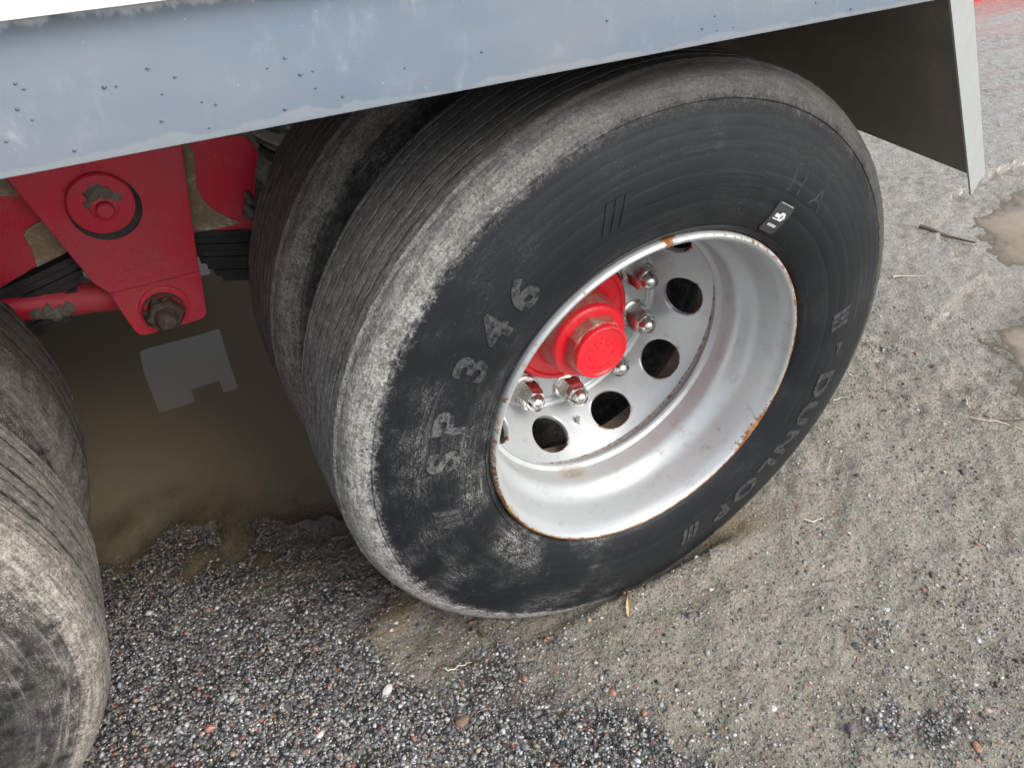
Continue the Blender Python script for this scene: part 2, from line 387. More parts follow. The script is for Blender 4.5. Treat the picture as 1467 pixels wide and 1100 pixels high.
h = t.math('ADD', h, t.math('MULTIPLY', t.math('SUBTRACT', 1., vo.outputs['Distance']), t.math('MULTIPLY', gf, .6)))
h = t.math('ADD', h, t.math('MULTIPLY', chip, .35))
M['ground'] = t.done(c, rough, 0., t.bump(h, 1., .016), .5, t.math('MULTIPLY', sheen, t.mr(n2, .35, .6, .2, 1)))
t.b.inputs['Coat Roughness'].default_value = .09; t.set(t.b.inputs['Coat Normal'], t.bump(t.math('ADD', n2, t.math('MULTIPLY', n3, .2)), .55, .006))
gm = grid_mesh('ground', GX, GY, GH); gm.materials.append(M['ground'])
fattr(gm, 'gravel', dens(GX, GY))
sh = shore(GX, GY); ra, rb = right_pool(GX, GY)
wetv = np.maximum(sstep(-.22, .02, sh + .12 * vnoise(GX, GY, 5, 31, 3)), sstep(-.10, .02, np.maximum(ra, rb) + .06 * vnoise(GX, GY, 6, 33, 3)))
wetv = np.maximum(wetv, .55 * np.exp(-((GY - .06) / .12) ** 2) * sstep(-.62, -.4, GX) * sstep(.5, .3, GX))
fattr(gm, 'wet', wetv)
shv = sstep(.9, 1.9, GX + .55 * GY + .35 * vnoise(GX, GY, 2.5, 35, 3)) * .95
shv = np.maximum(shv, .18 + .3 * wetv)
fattr(gm, 'sheen', shv)
clay = np.exp(-(((GX + .45) * .86 + (GY - .165) * .5) / .085) ** 4 - (((GX + .45) * -.5 + (GY - .165) * .86) / .032) ** 4) + .8 * np.exp(-((GX - .27) / .10) ** 4 - ((GY + .005) / .035) ** 4) + .5 * np.exp(-((GX + .62) / .09) ** 2 - ((GY - .36) / .04) ** 2)
fattr(gm, 'clay', clay)
gm.polygons.foreach_set('use_smooth', [True] * len(gm.polygons))
tag(link('ground', gm), 'wet grey-brown mud yard strewn with fine gravel', 'ground', kind='structure')

# ---- water
def water(name, mask_fn, x0, x1, y0, y1, step, col, label, k):
    X, Y = np.meshgrid(np.arange(x0, x1, step), np.arange(y0, y1, step), indexing='ij')
    Hh = height(X, Y); nx, ny = X.shape
    i = np.arange(nx * ny).reshape(nx, ny)
    f = np.stack([i[:-1, :-1], i[1:, :-1], i[1:, 1:], i[:-1, 1:]], -1).reshape(-1, 4)
    ok = ((Hh < .004) & mask_fn(X, Y)).ravel(); f = f[ok[f].any(1)]
    me = bpy.data.meshes.new(name); u = np.unique(f); m = np.full(nx * ny, -1); m[u] = np.arange(len(u))
    raw(me, np.stack([X.ravel(), Y.ravel(), 0 * X.ravel()], -1)[u], m[f])
    dep = np.clip(-Hh.ravel()[u], 0, 1); fattr(me, 'murk', .12 + .88 * (1 - np.exp(-k * dep)))
    t = NT(name + '_murky_water'); nt = t.t; o = t.obj()
    nrm = t.bump(t.noise(o, 7, 1), .025, .01)
    tr = t.n('BsdfTransparent', {'Color': (.80, .72, .58, 1)}).outputs[0]
    df = t.n('BsdfDiffuse', {'Color': tuple(col) + (1,), 'Normal': nrm}).outputs[0]
    gl = t.n('BsdfGlossy', {'Color': (1, 1, 1, 1), 'Roughness': .015, 'Normal': nrm}).outputs[0]
    m1 = t.n('MixShader', (t.attr('murk'), tr, df)).outputs[0]
    fr = t.n('Fresnel', {'IOR': 1.33, 'Normal': nrm}).outputs[0]
    m2 = t.n('MixShader', (fr, m1, gl)).outputs[0]
    nt.links.new(m2, t.out.inputs[0]); nt.nodes.remove(t.b)
    me.materials.append(t.m); me.polygons.foreach_set('use_smooth', [True] * len(me.polygons))
    return tag(link(name, me), label, 'puddle', kind='structure')
water('puddle', lambda x, y: shore(x, y) > -.12, -3.2, 1.2, .1, 3.4, .02, (.235, .195, .13), 'large murky brown puddle under the trailer between the axles', 70)
water('puddle', lambda x, y: (right_pool(x, y)[0] > -.2) & (y < .26), 1.15, 2.5, -.5, .27, .012, (.30, .255, .19), 'tan puddle in the open beside the trailer wheel', 90)
water('puddle', lambda x, y: (right_pool(x, y)[1] > -.2) & (y > .26), 1.8, 3.1, .265, 1.0, .012, (.27, .22, .16), 'shallow brown puddle behind the mudguard end', 90)

# ------------------------------------------------------------------ the trailer
trailer = tag(empty('semi_trailer', None, (0, 0, 0)), 'trailer with grey side rail, red suspension and twin wheels parked on muddy gravel', 'trailer')
Z = lambda pts: [(x, z + OZ) for x, z in pts]

# side profile of the tyre: outer half (y, r)
SIDE = [(.010, .299), (.004, .3022), (.0005, .3045), (-.0030, .3082), (-.0055, .3118), (-.0040, .3130), (-.008, .320), (-.012, .332), (-.0155, .347), (-.0165, .3555),
        (-.0152, .3565), (-.0152, .358), (-.0172, .359), (-.0185, .372), (-.0185, .3785), (-.0173, .3795), (-.0185, .3805), (-.0182, .395), (-.0175, .4005),
        (-.0160, .4015), (-.0170, .4025), (-.0145, .418), (-.0138, .4225), (-.0125, .4235), (-.0133, .4245), (-.0112, .4365), (-.0098, .4375), (-.0105, .4385),
        (-.0075, .4535), (-.0058, .4548), (-.0066, .456), (-.0035, .4695), (-.0018, .4708), (-.0028, .472), (.0012, .4855), (.0042, .4872), (.0030, .4890),
        (.0052, .496), (.0085, .504), (.0135, .5115), (.0200, .5175), (.028, .5215), (.038, .5240)]
_b = [q for q in SIDE if q[1] in (.299, .3022, .3045, .3082, .332, .347, .372, .395, .418, .504, .5115, .5175, .5215, .5240)] + [(-.0112, .4365), (-.0075, .4535), (-.0035, .4695), (.0012, .4855), (.0052, .496)]
_b.sort(key=lambda q: q[1])
SIDE = [(.14 * y + .86 * float(np.interp(r, [q[1] for q in _b], [q[0] for q in _b])) if .315 < r < .48 else y, r) for y, r in SIDE]
YC = .125
def yside(r): return float(np.interp(r, [q[1] for q in SIDE], [q[0] for q in SIDE]))
def tyre_mesh(name, mat, segs, grooves, gw, gd, seed, flat=True, rough=.0006, lugs=0.):
    rg = np.random.default_rng(seed)
    top = [(.040, .5244)]; gw0 = gw
    for q_, gy in enumerate(grooves):
        gw = gw0 * (.6, 1.1, .75, 1.2, .7, 1.0)[q_ % 6]
        top += [(gy - gw / 2 - .0006, .5282), (gy - gw / 2, .5278 - gd * .25), (gy - gw * .3, .528 - gd), (gy + gw * .3, .528 - gd), (gy + gw / 2, .5278 - gd * .25), (gy + gw / 2 + .0006, .5282), (gy + gw / 2 + .006, .5284)]
    top += [(2 * YC - .040, .5244)]
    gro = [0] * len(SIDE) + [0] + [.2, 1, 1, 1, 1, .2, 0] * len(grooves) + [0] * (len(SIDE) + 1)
    prof = SIDE + top + [(2 * YC - y, r) for y, r in SIDE[::-1]]
    n = len(prof); pr = np.array(prof)
    th = np.arange(segs) * 2 * PI / segs
    y = np.repeat(pr[None, :, 0], segs, 0).copy(); r = np.repeat(pr[None, :, 1], segs, 0).copy()
    tread = sstep(.500, .522, r)
    zig = np.zeros((segs, n))
    cosn = lambda k, s_: vnoise(np.cos(th) * k, np.sin(th) * k, 1, s_, 3)[:, None]
    zig += .0022 * cosn(14, seed) + .0006 * np.sin(th * 92)[:, None]
    y += zig * tread * sstep(.03, .06, y) * sstep(2 * YC - .03, 2 * YC - .06, y)
    r += tread * (.45 * rough * rg.standard_normal((segs, n)) + .0008 * cosn(20, seed + 3))
    r -= sstep(.486, .50, r) * sstep(.035, .0, y) * np.abs(.0018 * vnoise(np.cos(th) * 30, np.sin(th) * 30, 1, seed + 5, 3))[:, None]
    if lugs:
        lug = (np.sin(th * 61 + .5 * np.sin(th * 7)) > .35)[:, None] * 1.0
        r -= lugs * lug * sstep(.515, .522, r) * (np.abs(y - YC) > .07)
    x = r * np.cos(th)[:, None]; z = r * np.sin(th)[:, None]
    if flat:                                        # the loaded contact patch
        lim = -.4955
        ov = np.clip(lim - z, 0, 1); z = np.where(z < lim, lim - .06 * ov, z)
        bul = sstep(-.30, -.46, z) * np.exp(-(x / .22) ** 2) * sstep(.31, .40, r)
        y = y + .010 * bul * np.sign(y - YC) * np.clip(np.abs(y - YC) / .12, 0, 1)
    v = np.stack([x, y, z], -1).reshape(-1, 3)
    i = np.arange(segs * n).reshape(segs, n); i2 = np.roll(i, -1, 0)
    f = np.stack([i[:, :-1], i[:, 1:], i2[:, 1:], i2[:, :-1]], -1).reshape(-1, 4)
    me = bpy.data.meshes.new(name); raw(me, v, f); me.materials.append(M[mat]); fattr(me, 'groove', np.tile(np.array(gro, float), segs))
    me.polygons.foreach_set('use_smooth', [True] * len(me.polygons)); me.set_sharp_from_angle(angle=math.radians(40))
    return me
FINE = [.046, .066, .088, .110, .133, .156, .178, .199]
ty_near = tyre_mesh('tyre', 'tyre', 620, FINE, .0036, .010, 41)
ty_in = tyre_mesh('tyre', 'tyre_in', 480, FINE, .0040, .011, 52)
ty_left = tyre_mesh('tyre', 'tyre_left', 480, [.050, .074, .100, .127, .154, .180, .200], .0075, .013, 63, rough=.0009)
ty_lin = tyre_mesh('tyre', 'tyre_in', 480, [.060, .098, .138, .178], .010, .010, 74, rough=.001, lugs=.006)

# rim barrel + lip
RIMP = [(.2535, .3015), (.250, .291), (.236, .287), (.222, .281), (.190, .278), (.176, .268), (.165, .262), (.156, .254), (.151, .2475), (.147, .2450), (.142, .2462), (.137, .2530),
        (.120, .2550), (.106, .2545), (.098, .2565), (.090, .2610), (.080, .2680), (.070, .2730), (.062, .2755), (.055, .2765), (.040, .2785), (.030, .2800), (.022, .2815),
        (.015, .2828), (.010, .2845), (.0055, .2862), (.001, .2880), (-.003, .2902), (-.0058, .2932), (-.0063, .2963), (-.0046, .2990), (-.001, .3008), (.004, .3014), (.012, .301)]
def rim_rust(a, y, r):
    w = 0.
    lipo = float(sstep(.2895, .2970, r)) if y < .008 else 0
    low = .55 + .45 * math.cos(a + 1.15)            # most along the lower right of the lip
    w = max(w, lipo * (.30 + .85 * low))
    if y < .03:
        b1 = math.exp(-((a - (2 * PI - .62)) / .30) ** 2); w = max(w, 1.0 * b1 * math.exp(-max(0, .2935 - r) / .010))
        b2 = math.exp(-((a - 1.60) / .05) ** 2); w = max(w, .95 * b2 * sstep(.288, .294, r))
        b3 = math.exp(-((a - 3.7) / .5) ** 2); w = max(w, .62 * b3 * sstep(.290, .298, r))
        w = max(w, .30 * sstep(.286, .295, r))
    return float(w)
def rim_dirt(a, y, r):
    aa = a if a > 0 else a + 2 * PI
    d = math.exp(-((aa - 4.42) / .13) ** 4) * math.exp(-((y - .125) / .016) ** 4)
    return float(max(d, 1.0 if y > .19 and r > .255 else 0))
rim_me = MB().lathe(RIMP[::-1], 300, rust=rim_rust, dirt=rim_dirt).mesh('rim', 'silver', 40)
# disc with ten hand holes on its cone, nut face and bore
HA = math.radians(-34.2)
c0, c1 = np.array((.178, .2655)), np.array((.2825, .2050))
Lc = np.linalg.norm(c1 - c0); RC = float((c0 + c1)[1] / 2); Wd, Hd = RC * PI / 10, Lc / 2; RH = .0405
def cone(u, w, off=0.):
    tt = .5 + w / Lc; p = c0 + (c1 - c0) * tt
    nrm = np.array((c0[1] - c1[1], c1[0] - c0[0])) / Lc
    p = p + nrm * off; return u / RC, p[0], p[1]
disc = MB()
bd = [(Wd, Hd * k / 8) for k in range(-8, 8)] + [(Wd * -k / 8, Hd) for k in range(-8, 8)] + [(-Wd, -Hd * k / 8) for k in range(-8, 8)] + [(Wd * k / 8, -Hd) for k in range(-8, 8)]
nb = len(bd)
for k in range(10):
    a0 = HA + k * PI / 5; v = []; f = []; ru = []
    for j, (fr, off, w) in enumerate(((0, .011, .7), (0, .0015, .64), (.04, 0, .54), (.12, 0, .34), (.30, 0, .10), (.65, 0, 0), (1, 0, 0))):
        for (u, ww) in bd:
            ph = math.atan2(ww, u); cu, cw = RH * math.cos(ph), RH * math.sin(ph)
            th, y, r = cone(cu + (u - cu) * fr, cw + (ww - cw) * fr, off)
            v.append((r * math.cos(a0 + th), y, r * math.sin(a0 + th)))
            wr = w * (1.15 if (cw < -.3 * RH) else .55)
            ru.append(max(wr, .45 if (ww <= -Hd * .99 and fr == 1) else 0))
    for j in range(6):
        for i in range(nb):
            i2 = (i + 1) % nb; f.append((j * nb + i, j * nb + i2, (j + 1) * nb + i2, (j + 1) * nb + i))
    disc.add(v, f, rust=ru, dirt=[0.] * len(v))
NF = .2905
disc.lathe([(.2825, .2050), (.286, .2005), (.2868, .1985), (.2842, .1960), (.2840, .1925), (.2868, .1895), (NF, .1880), (NF, .1350), (.302, .1350)], 200,
           rust=lambda a, y, r: .30 if r < .14 else .08, dirt=lambda a, y, r: 0.)
disc.lathe([(.168, .2645), (.178, .2655)], 200, rust=lambda a, y, r: .55, dirt=lambda a, y, r: 0.)
disc_me = disc.mesh('wheel_disc', 'silver', 45)
# nuts
def nut_mesh():
    m = MB()
    m.lathe([(0, .0001), (0, .0245), (-.0035, .0245), (-.005, .0225), (-.005, .001)], 28)
    v = []; f = []
    rings = [(-.004, .0212, 6), (-.034, .0200, 6), (-.0395, .0172, 6)]
    for y, r, _ in rings:
        for k in range(6): v.append((r * math.cos(k * PI / 3), y, r * math.sin(k * PI / 3)))
    for j in range(2):
        for k in range(6): f.append((j * 6 + k, j * 6 + (k + 1) % 6, (j + 1) * 6 + (k + 1) % 6, (j + 1) * 6 + k))
    f.append((12, 13, 14, 15, 16, 17)); m.add(v, f)
    m.lathe([(-.037, .0150), (-.043, .0135), (-.0475, .0122), (-.0515, .0095), (-.0540, .0055), (-.0548, .0002)], 24)
    m.v = [(x * 1.32, y * 1.22, z * 1.32) for x, y, z in m.v]
    me = m.mesh('wheel_nut', 'chrome', 28); recalc(me); return me
nut_me = nut_mesh()
# hub
hub_me = MB().lathe([(.305, .128), (.268, .126), (.2640, .1220), (.2630, .1160), (.2670, .1130), (.2670, .0930), (.2640, .0870), (.256, .0820)], 96).mesh('hub', 'red_hub', 40)
hubs_me = MB().lathe([(.258, .0830), (.240, .0815), (.225, .0805), (.221, .0785), (.208, .0782), (.2035, .0775)], 96).mesh('hub_barrel', 'hub_side', 35)
hubf_me = MB().lathe([(.204, .0775), (.1985, .0765), (.1945, .0735), (.1925, .0690), (.1920, .0600), (.1915, .0001)], 96).mesh('hub_front', 'red_hub', 50)
def cap_meshes():
    m = MB(); v = []; f = []
    for y, r in ((.1925, .0610), (.1690, .0595), (.1640, .0555)):
        for k in range(8): v.append((r * math.cos(k * PI / 4 + .2), y, r * math.sin(k * PI / 4 + .2)))
    for j in range(2):
        for k in range(8): f.append((j * 8 + k, j * 8 + (k + 1) % 8, (j + 1) * 8 + (k + 1) % 8, (j + 1) * 8 + k))
    m.add(v, f); a = m.mesh('hub_cap_body', 'hub_side', 25); recalc(a)
    m = MB().lathe([(.1680, .0545), (.1595, .0545), (.1568, .0532), (.1556, .0510), (.1560, .0485), (.1584, .0462), (.1590, .0440), (.1590, .0001)], 72)
    # raised emblem: a pointed crest of dots over a curved band with short strokes
    def blob(u, w, ru, rw, h=.0016, rot=0.):
        h *= 1.35
        n = 10; vv = [(u, .159 - h, w)]; ff = []
        for rr, hh in ((.6, h * .8), (1, -.0003)):
            for k in range(n):
                a_ = 2 * PI * k / n; du, dw = rr * ru * math.cos(a_), rr * rw * math.sin(a_)
                vv.append((u + du * math.cos(rot) - dw * math.sin(rot), .159 - hh, w + du * math.sin(rot) + dw * math.cos(rot)))
        for k in range(n): ff.append((0, 1 + k, 1 + (k + 1) % n))
        for k in range(n): ff.append((1 + k, 1 + n + k, 1 + n + (k + 1) % n, 1 + (k + 1) % n))
        m.add(vv, ff)
    for u, w in ((0, .030), (-.014, .024), (.014, .024), (-.022, .014), (.022, .014)):
        blob(u, w, .0026, .0026); blob(u * .72, w * .72 - .001, .0016, .0055, .0013, math.atan2(-u, w))
    for k in range(9):
        a_ = math.radians(-150 + k * 15); blob(.034 * math.cos(a_), .034 * math.sin(a_), .0014, .0048, .0015, a_ - PI / 2 + (.3 if k % 2 else -.2))
    for k in range(13):
        a_ = math.radians(-160 + k * 11.6); blob(.026 * math.cos(a_), .004 + .026 * math.sin(a_), .0034, .0010, .0013, a_ + PI / 2)
    b = m.mesh('hub_cap_face', 'red_hub', 30); recalc(b); return a, b
capA, capB = cap_meshes()

def wheel(loc, tyre, detail=0, flip=False):
    w = empty('wheel', trailer, loc)
    if flip: w.rotation_euler.z = PI
    link('tyre', tyre, w)
    if detail >= 1:
        link('rim', rim_me, w); link('wheel_disc', disc_me, w)
    if detail >= 2:
        for k in range(10):
            a = math.radians(-51 + 36 * k)
            q = link('wheel_nut', nut_me, w, (.1675 * math.cos(a), NF, .1675 * math.sin(a))); q.rotation_euler = (0, -a + .3 * k, 0)
        for nm, me in (('hub', hub_me), ('hub_barrel', hubs_me), ('hub_front', hubf_me), ('hub_cap_body', capA), ('hub_cap', capB)): link(nm, me, w)
    return w
WB, DU = 1.395, .355
w0 = wheel((0, 0, OZ), ty_near, 2); w0['label'] = 'outer rear wheel with silver dished rim, red hub and worn black tyre'
def inner_wheel(x):
    w = empty('wheel', trailer, (x, DU, OZ)); link('tyre', ty_in if x > -1 else ty_lin, w)
    for nm, me in (('rim', rim_me), ('wheel_disc', disc_me)):      # same wheel turned round, bolted back to back
        q = link(nm, me, w, (0, 2 * YC, 0)); q.rotation_euler = (0, math.radians(4.6) , PI)
    return w
inner_wheel(0)
w1 = wheel((-WB, 0, OZ), ty_left, 2); inner_wheel(-WB)
for x in (0, -WB):
    wheel((x, 2.44, OZ), ty_in, 1, True); wheel((x, 2.44 - DU, OZ), ty_in, 0, True)

# ---- lettering on the near tyre
def char_mesh(ch, size, off=.0, ext=.002, sx=1.):
    cu = bpy.data.curves.new('t', 'FONT'); cu.body = ch; cu.size = size; cu.extrude = ext; cu.offset = off
    cu.align_x = 'CENTER'; cu.resolution_u = 4
    ob = bpy.data.objects.new('t', cu); C.objects.link(ob); bpy.context.view_layer.update()
    me = ob.evaluated_get(bpy.context.evaluated_depsgraph_get()).to_mesh()
    v = np.array([q.co[:] for q in me.vertices]); f = [tuple(p.vertices) for p in me.polygons]
    bpy.data.objects.remove(ob); bpy.data.curves.remove(cu)
    v[:, 0] *= sx; v[:, 1] -= (v[:, 1].max() + v[:, 1].min()) / 2; v[:, 0] -= (v[:, 0].max() + v[:, 0].min()) / 2
    return v, f
def wrap(v, r0, ang, lift=.0004):
    out = []
    for a, b, c_ in v:
        r = r0 + b; th = ang - a / r0
        X__, Z__ = r * math.cos(th), r * math.sin(th)
        bul = float(sstep(-.30, -.46, Z__) * math.exp(-(X__ / .22) ** 2) * sstep(.31, .40, r))
        out.append((X__, yside(r) - .010 * bul - lift - c_ * .55, Z__))
    return out
for ch, ang in zip('SP346', (171.3, 161.4, 148.3, 139.2, 130.2)):
    v, f = char_mesh(ch, .066, .0022, sx=1.22)
    MB().add(wrap(v, .388, math.radians(ang)), f).build('letter', 'letter_worn' if ang > 150 else 'letter', w0)
for ch, ang in zip('DUNLOP', (-15.2, -24.6, -34.5, -43.4, -52.4, -62.1)):
    v, f = char_mesh(ch, .060, .0022, sx=1.35)
    MB().add(wrap(v, .404, math.radians(ang)), f).build('letter', 'letter', w0)
for ch, ang in zip('HA', (59.3, 50.1)):
    v, f = char_mesh(ch, .046, .0008, sx=1.15)
    MB().add(wrap(v, .400, math.radians(ang), -.0005), f).build('letter', 'letter_faint', w0)
def patch(poly, r0, ang, lift=.0012, nsub=6):
    m = MB(); pts = np.array(poly, float)
    n = len(pts); dense = []
    for i in range(n):
        a, b = pts[i], pts[(i + 1) % n]
        for k in range(nsub): dense.append(a + (b - a) * k / nsub)
    topv = wrap([(p[0], p[1], 0) for p in dense], r0, ang, lift); botv = wrap([(p[0], p[1], 0) for p in dense], r0, ang, -.002)
    N_ = len(dense)
    cpt = pts.mean(0); ctr = wrap([(cpt[0], cpt[1], 0)], r0, ang, lift)
    m.add(topv + botv + ctr, [(i, (i + 1) % N_, 2 * N_) for i in range(N_)] + [(i, (i + 1) % N_, N_ + (i + 1) % N_, N_ + i) for i in range(N_)])
    return m
for ang in (106.8, 6.8, -73.1, -171.1):
    for k in (-1, 0, 1):
        s_ = .010 if ang > 100 else (-.004 if ang > 0 else .008)
        k *= 1.15
        patch([(k * .0125 - .0052 - s_, -.020), (k * .0125 + .0052 - s_, -.020), (k * .0125 + .0052 + s_, .020), (k * .0125 - .0052 + s_, .020)], .390, math.radians(ang)).build('tyre_bar_mark', 'letter' if ang < 100 else 'tyre', w0)
m = patch([(-.013, .009), (.014, 0), (-.013, -.009)], .407, math.radians(-3.8)); m.build('tyre_arrow_mark', 'letter', w0)
for r_, a0, a1, wd in ((.398, 96, 70, .005), (.380, 100, 68, .004)):      # tapering swoosh ribs above the rim
    pts = []; n_ = 14
    up = [(a0 + (a1 - a0) * k / n_, wd * k / n_) for k in range(n_ + 1)]
    poly = [(-(math.radians(a) - math.radians(82)) * r_, w_ / 1) for a, w_ in up] + [(-(math.radians(a) - math.radians(82)) * r_, -w_) for a, w_ in up[::-1]]
    m = MB(); N_ = len(poly); h_ = n_ + 1
    tv = wrap([(p[0], p[1], 0) for p in poly], r_, math.radians(82), .0011); bv = wrap([(p[0], p[1], 0) for p in poly], r_, math.radians(82), -.002)
    fs = [(k, k + 1, N_ - 2 - k, N_ - 1 - k) for k in range(n_)] + [(i, (i + 1) % N_, N_ + (i + 1) % N_, N_ + i) for i in range(N_)]
    m.add(tv + bv, fs).build('tyre_rib_mark', 'tyre', w0)
# small moulded size text near the bead, barely legible
for txt, ang in (('TUBELESS RADIAL', 126), ('REGROOVABLE', -8), ('TUBELESS RADIAL', -40)):
    adv = .0095
    for k, ch in enumerate(txt):
        if ch == ' ': continue
        v, f = char_mesh(ch, .0125, .0, .0012)
        a = math.radians(ang) - (k - len(txt) / 2) * adv / .326
        MB().add(wrap(v, .326, a, -.0004), f).build('small_letter', 'tyre', w0)
# rubber transponder tag
TA = math.radians(58.5)
rr_ = [(x * .0185, y * .0245) for x, y in ((-1, -.85), (-.85, -1), (.85, -1), (1, -.85), (1, .85), (.85, 1), (-.85, 1), (-1, .85))]
patch(rr_, .3435, TA, .0026, 3).build('tyre_tag', 'tag', w0)
mk = MB()
def ring2d(cx, cy, ro, ri, n=6):
    pv = [(cx + ro * math.cos(k * 2 * PI / n), cy + ro * math.sin(k * 2 * PI / n), 0) for k in range(n)] + [(cx + ri * math.cos(k * 2 * PI / n), cy + ri * math.sin(k * 2 * PI / n), 0) for k in range(n)]
    mk.add(wrap(pv, .3435, TA, .0031), [(k, (k + 1) % n, n + (k + 1) % n, n + k) for k in range(n)])
def rect2d(x0, x1, y0, y1): mk.add(wrap([(x0, y0, 0), (x1, y0, 0), (x1, y1, 0), (x0, y1, 0)], .3435, TA, .0031), [(0, 1, 2, 3)])
K_ = 1.25
_wrap = wrap
def wrap(v, r0, ang, lift=.0004): return _wrap([(a * K_, b * K_, c_) for a, b, c_ in v], r0, ang, lift)
ring2d(.0035, .0035, .0062, .0026); rect2d(-.0085, -.0022, .0012, .0058); rect2d(-.0010, .0078, .0030, .0040); rect2d(-.0095, -.0005, -.0020, -.0004)
for k in range(6): rect2d(-.0085 + k * .0028, -.0067 + k * .0028, -.0115, -.0080)
rect2d(-.0085, .0070, -.0105, -.0101)
wrap = _wrap
mk.build('tag_print', 'print', w0)
MB().add(wrap([(-.0150, .0232, 0), (.0140, .0232, 0), (.0140, .0246, 0), (-.0150, .0246, 0)], .3435, TA, .0028), [(0, 1, 2, 3)]).build('tag_edge', 'alu', w0)
# valve clip between two hand holes
th, y, r = cone(-Wd * .93, .010, -.003); a = HA - 2 * PI / 5 + PI / 5 - th * 0
a = HA + PI / 5 * -1 - th - PI / 5 * 0
m = MB(); m.box((-.010, -.004, -.005), (.010, .003, .005)); m.box((-.013, -.002, -.002), (-.008, .004, .002))
cl = m.build('valve_clip', 'chrome', w0, None, (r * math.cos(HA - PI / 5 * 1.5), y, r * math.sin(HA - PI / 5 * 1.5)))
cl.rotation_euler = (math.radians(-40), math.radians(88), 0)

# ---- side rail
RY, RB, RT = -.03, .567 + OZ, .6835 + OZ
m = MB(); x0, x1 = -7., .404
sec = [(RY + .050, RB + .005), (RY + .050, RB), (RY + .003, RB), (RY + .0008, RB + .0010), (RY, RB + .004), (RY, RT), (RY + .03, RT), (RY + .03, RT - .004), (RY + .004, RT - .004), (RY + .004, RB + .006)]
nx = 60; v = []; f = []; ns = len(sec)
for i in range(nx + 1):
    x = x0 + (x1 - x0) * i / nx
    for (y, z) in sec: v.append((x + (.0 if z > RB + .01 else .0), y, z))
for i in range(nx):
    for j in range(ns):
        k = (j + 1) % ns; f.append((i * ns + j, i * ns + k, (i + 1) * ns + k, (i + 1) * ns + j))
f.append(tuple(range(ns))); f.append(tuple(nx * ns + k for k in range(ns))[::-1])
m.add(v, f); me = m.mesh('side_rail', 'rail', 30); recalc(me); rail = link('side_rail', me, trailer)
dm = MB()
def drop(x, z, sc):
    n = 10; vv = [(x, RY - .0022 * sc, z)]; ff = []
    for rr, yy in ((.55, .0018), (.9, .0009), (1., -.0003)):
        for k in range(n):
            a = 2 * PI * k / n; vv.append((x + rr * .0028 * sc * math.cos(a), RY - yy * sc, z + rr * .0019 * sc * math.sin(a)))
    for k in range(n): ff.append((0, 1 + k, 1 + (k + 1) % n))
    for q in range(2):
        for k in range(n): ff.append((1 + q * n + k, 1 + q * n + n + k, 1 + q * n + n + (k + 1) % n, 1 + q * n + (k + 1) % n))
    dm.add(vv, ff)
for x, z in [(-0.705, 0.639), (-0.701, 0.634), (-0.711, 0.62), (-0.635, 0.625), (-0.607, 0.635), (-0.588, 0.625), (-0.602, 0.613), (-0.609, 0.591), (-0.572, 0.601), (-0.561, 0.597), (-0.572, 0.578), (-0.51, 0.62), (-0.493, 0.626), (-0.482, 0.61), (-0.47, 0.611), (-0.47, 0.596), (-0.446, 0.584), (-0.502, 0.582), (-0.683, 0.58), (-0.728, 0.597), (-0.644, 0.626), (-0.704, 0.61), (-0.018, 0.586), (-0.002, 0.597), (0.004, 0.581), (0.028, 0.581), (0.154, 0.592), (0.218, 0.577), (-0.381, 0.6), (-0.298, 0.602), (-0.149, 0.612)]:
    drop(x, z + OZ, random.uniform(.45, .8))
tag(dm.build('water_drops', 'drop', rail, 60), kind='stuff')
# ---- body above
bz = .6875 + OZ
m = MB(); m.box((-7, -.046, bz + .012), (.95, 2.50, 2.35)); m.build('body', 'white', trailer)
m = MB(); m.box((-7, -.050, bz), (.95, -.030, bz + .0125)); m.build('body_trim', 'white', trailer)
m = MB(); m.box((-7, -.0485, bz + .0155), (.95, -.040, bz + .0175)); m.build('trim_line', 'alu', trailer)
m = MB(); m.box((-7, .0, bz - .02), (.95, 2.45, bz + .010)); m.build('floor', 'black_steel', trailer)

# ---- mudguard: sloped plate behind the wheel, folded along its outer edge
A = (.404, .565 + OZ); B = (.5918, .275 + OZ); Bf = (.6177, .2313 + OZ)
m = MB(); th_ = .004
gp = [(-.30, .612 + OZ), (.355, .612 + OZ), (.374, .607 + OZ), A, B]
for i in range(len(gp) - 1):
    (xa, za), (xb, zb) = gp[i], gp[i + 1]; d = Vector((xb - xa, zb - za)).normalized(); nn = Vector((-d.y, d.x)) * th_
    m.add([(xa, RY + .002, za), (xb, RY + .002, zb), (xb, .64, zb), (xa, .64, za), (xa + nn.x, RY + .002, za + nn.y), (xb + nn.x, RY + .002, zb + nn.y), (xb + nn.x, .64, zb + nn.y), (xa + nn.x, .64, za + nn.y)],
          [(0, 1, 2, 3), (7, 6, 5, 4), (0, 4, 5, 1), (3, 2, 6, 7), (0, 3, 7, 4), (1, 5, 6, 2)])
gd = m.build('mudguard', 'dark_plate', trailer)
m = MB(); up = (.33, .680 + OZ); upr = (.378, .680 + OZ)
m.prism([(Bf[0], Bf[1]), (.6316, .2723 + OZ), (.4535, .5591 + OZ), (.3785, .680 + OZ), (.3295, .680 + OZ), (.4042, .565 + OZ)], RY - .0015, RY + .0022)
me = m.mesh('mudguard_edge', 'alu', None); recalc(me); link('mudguard_edge', me, gd)

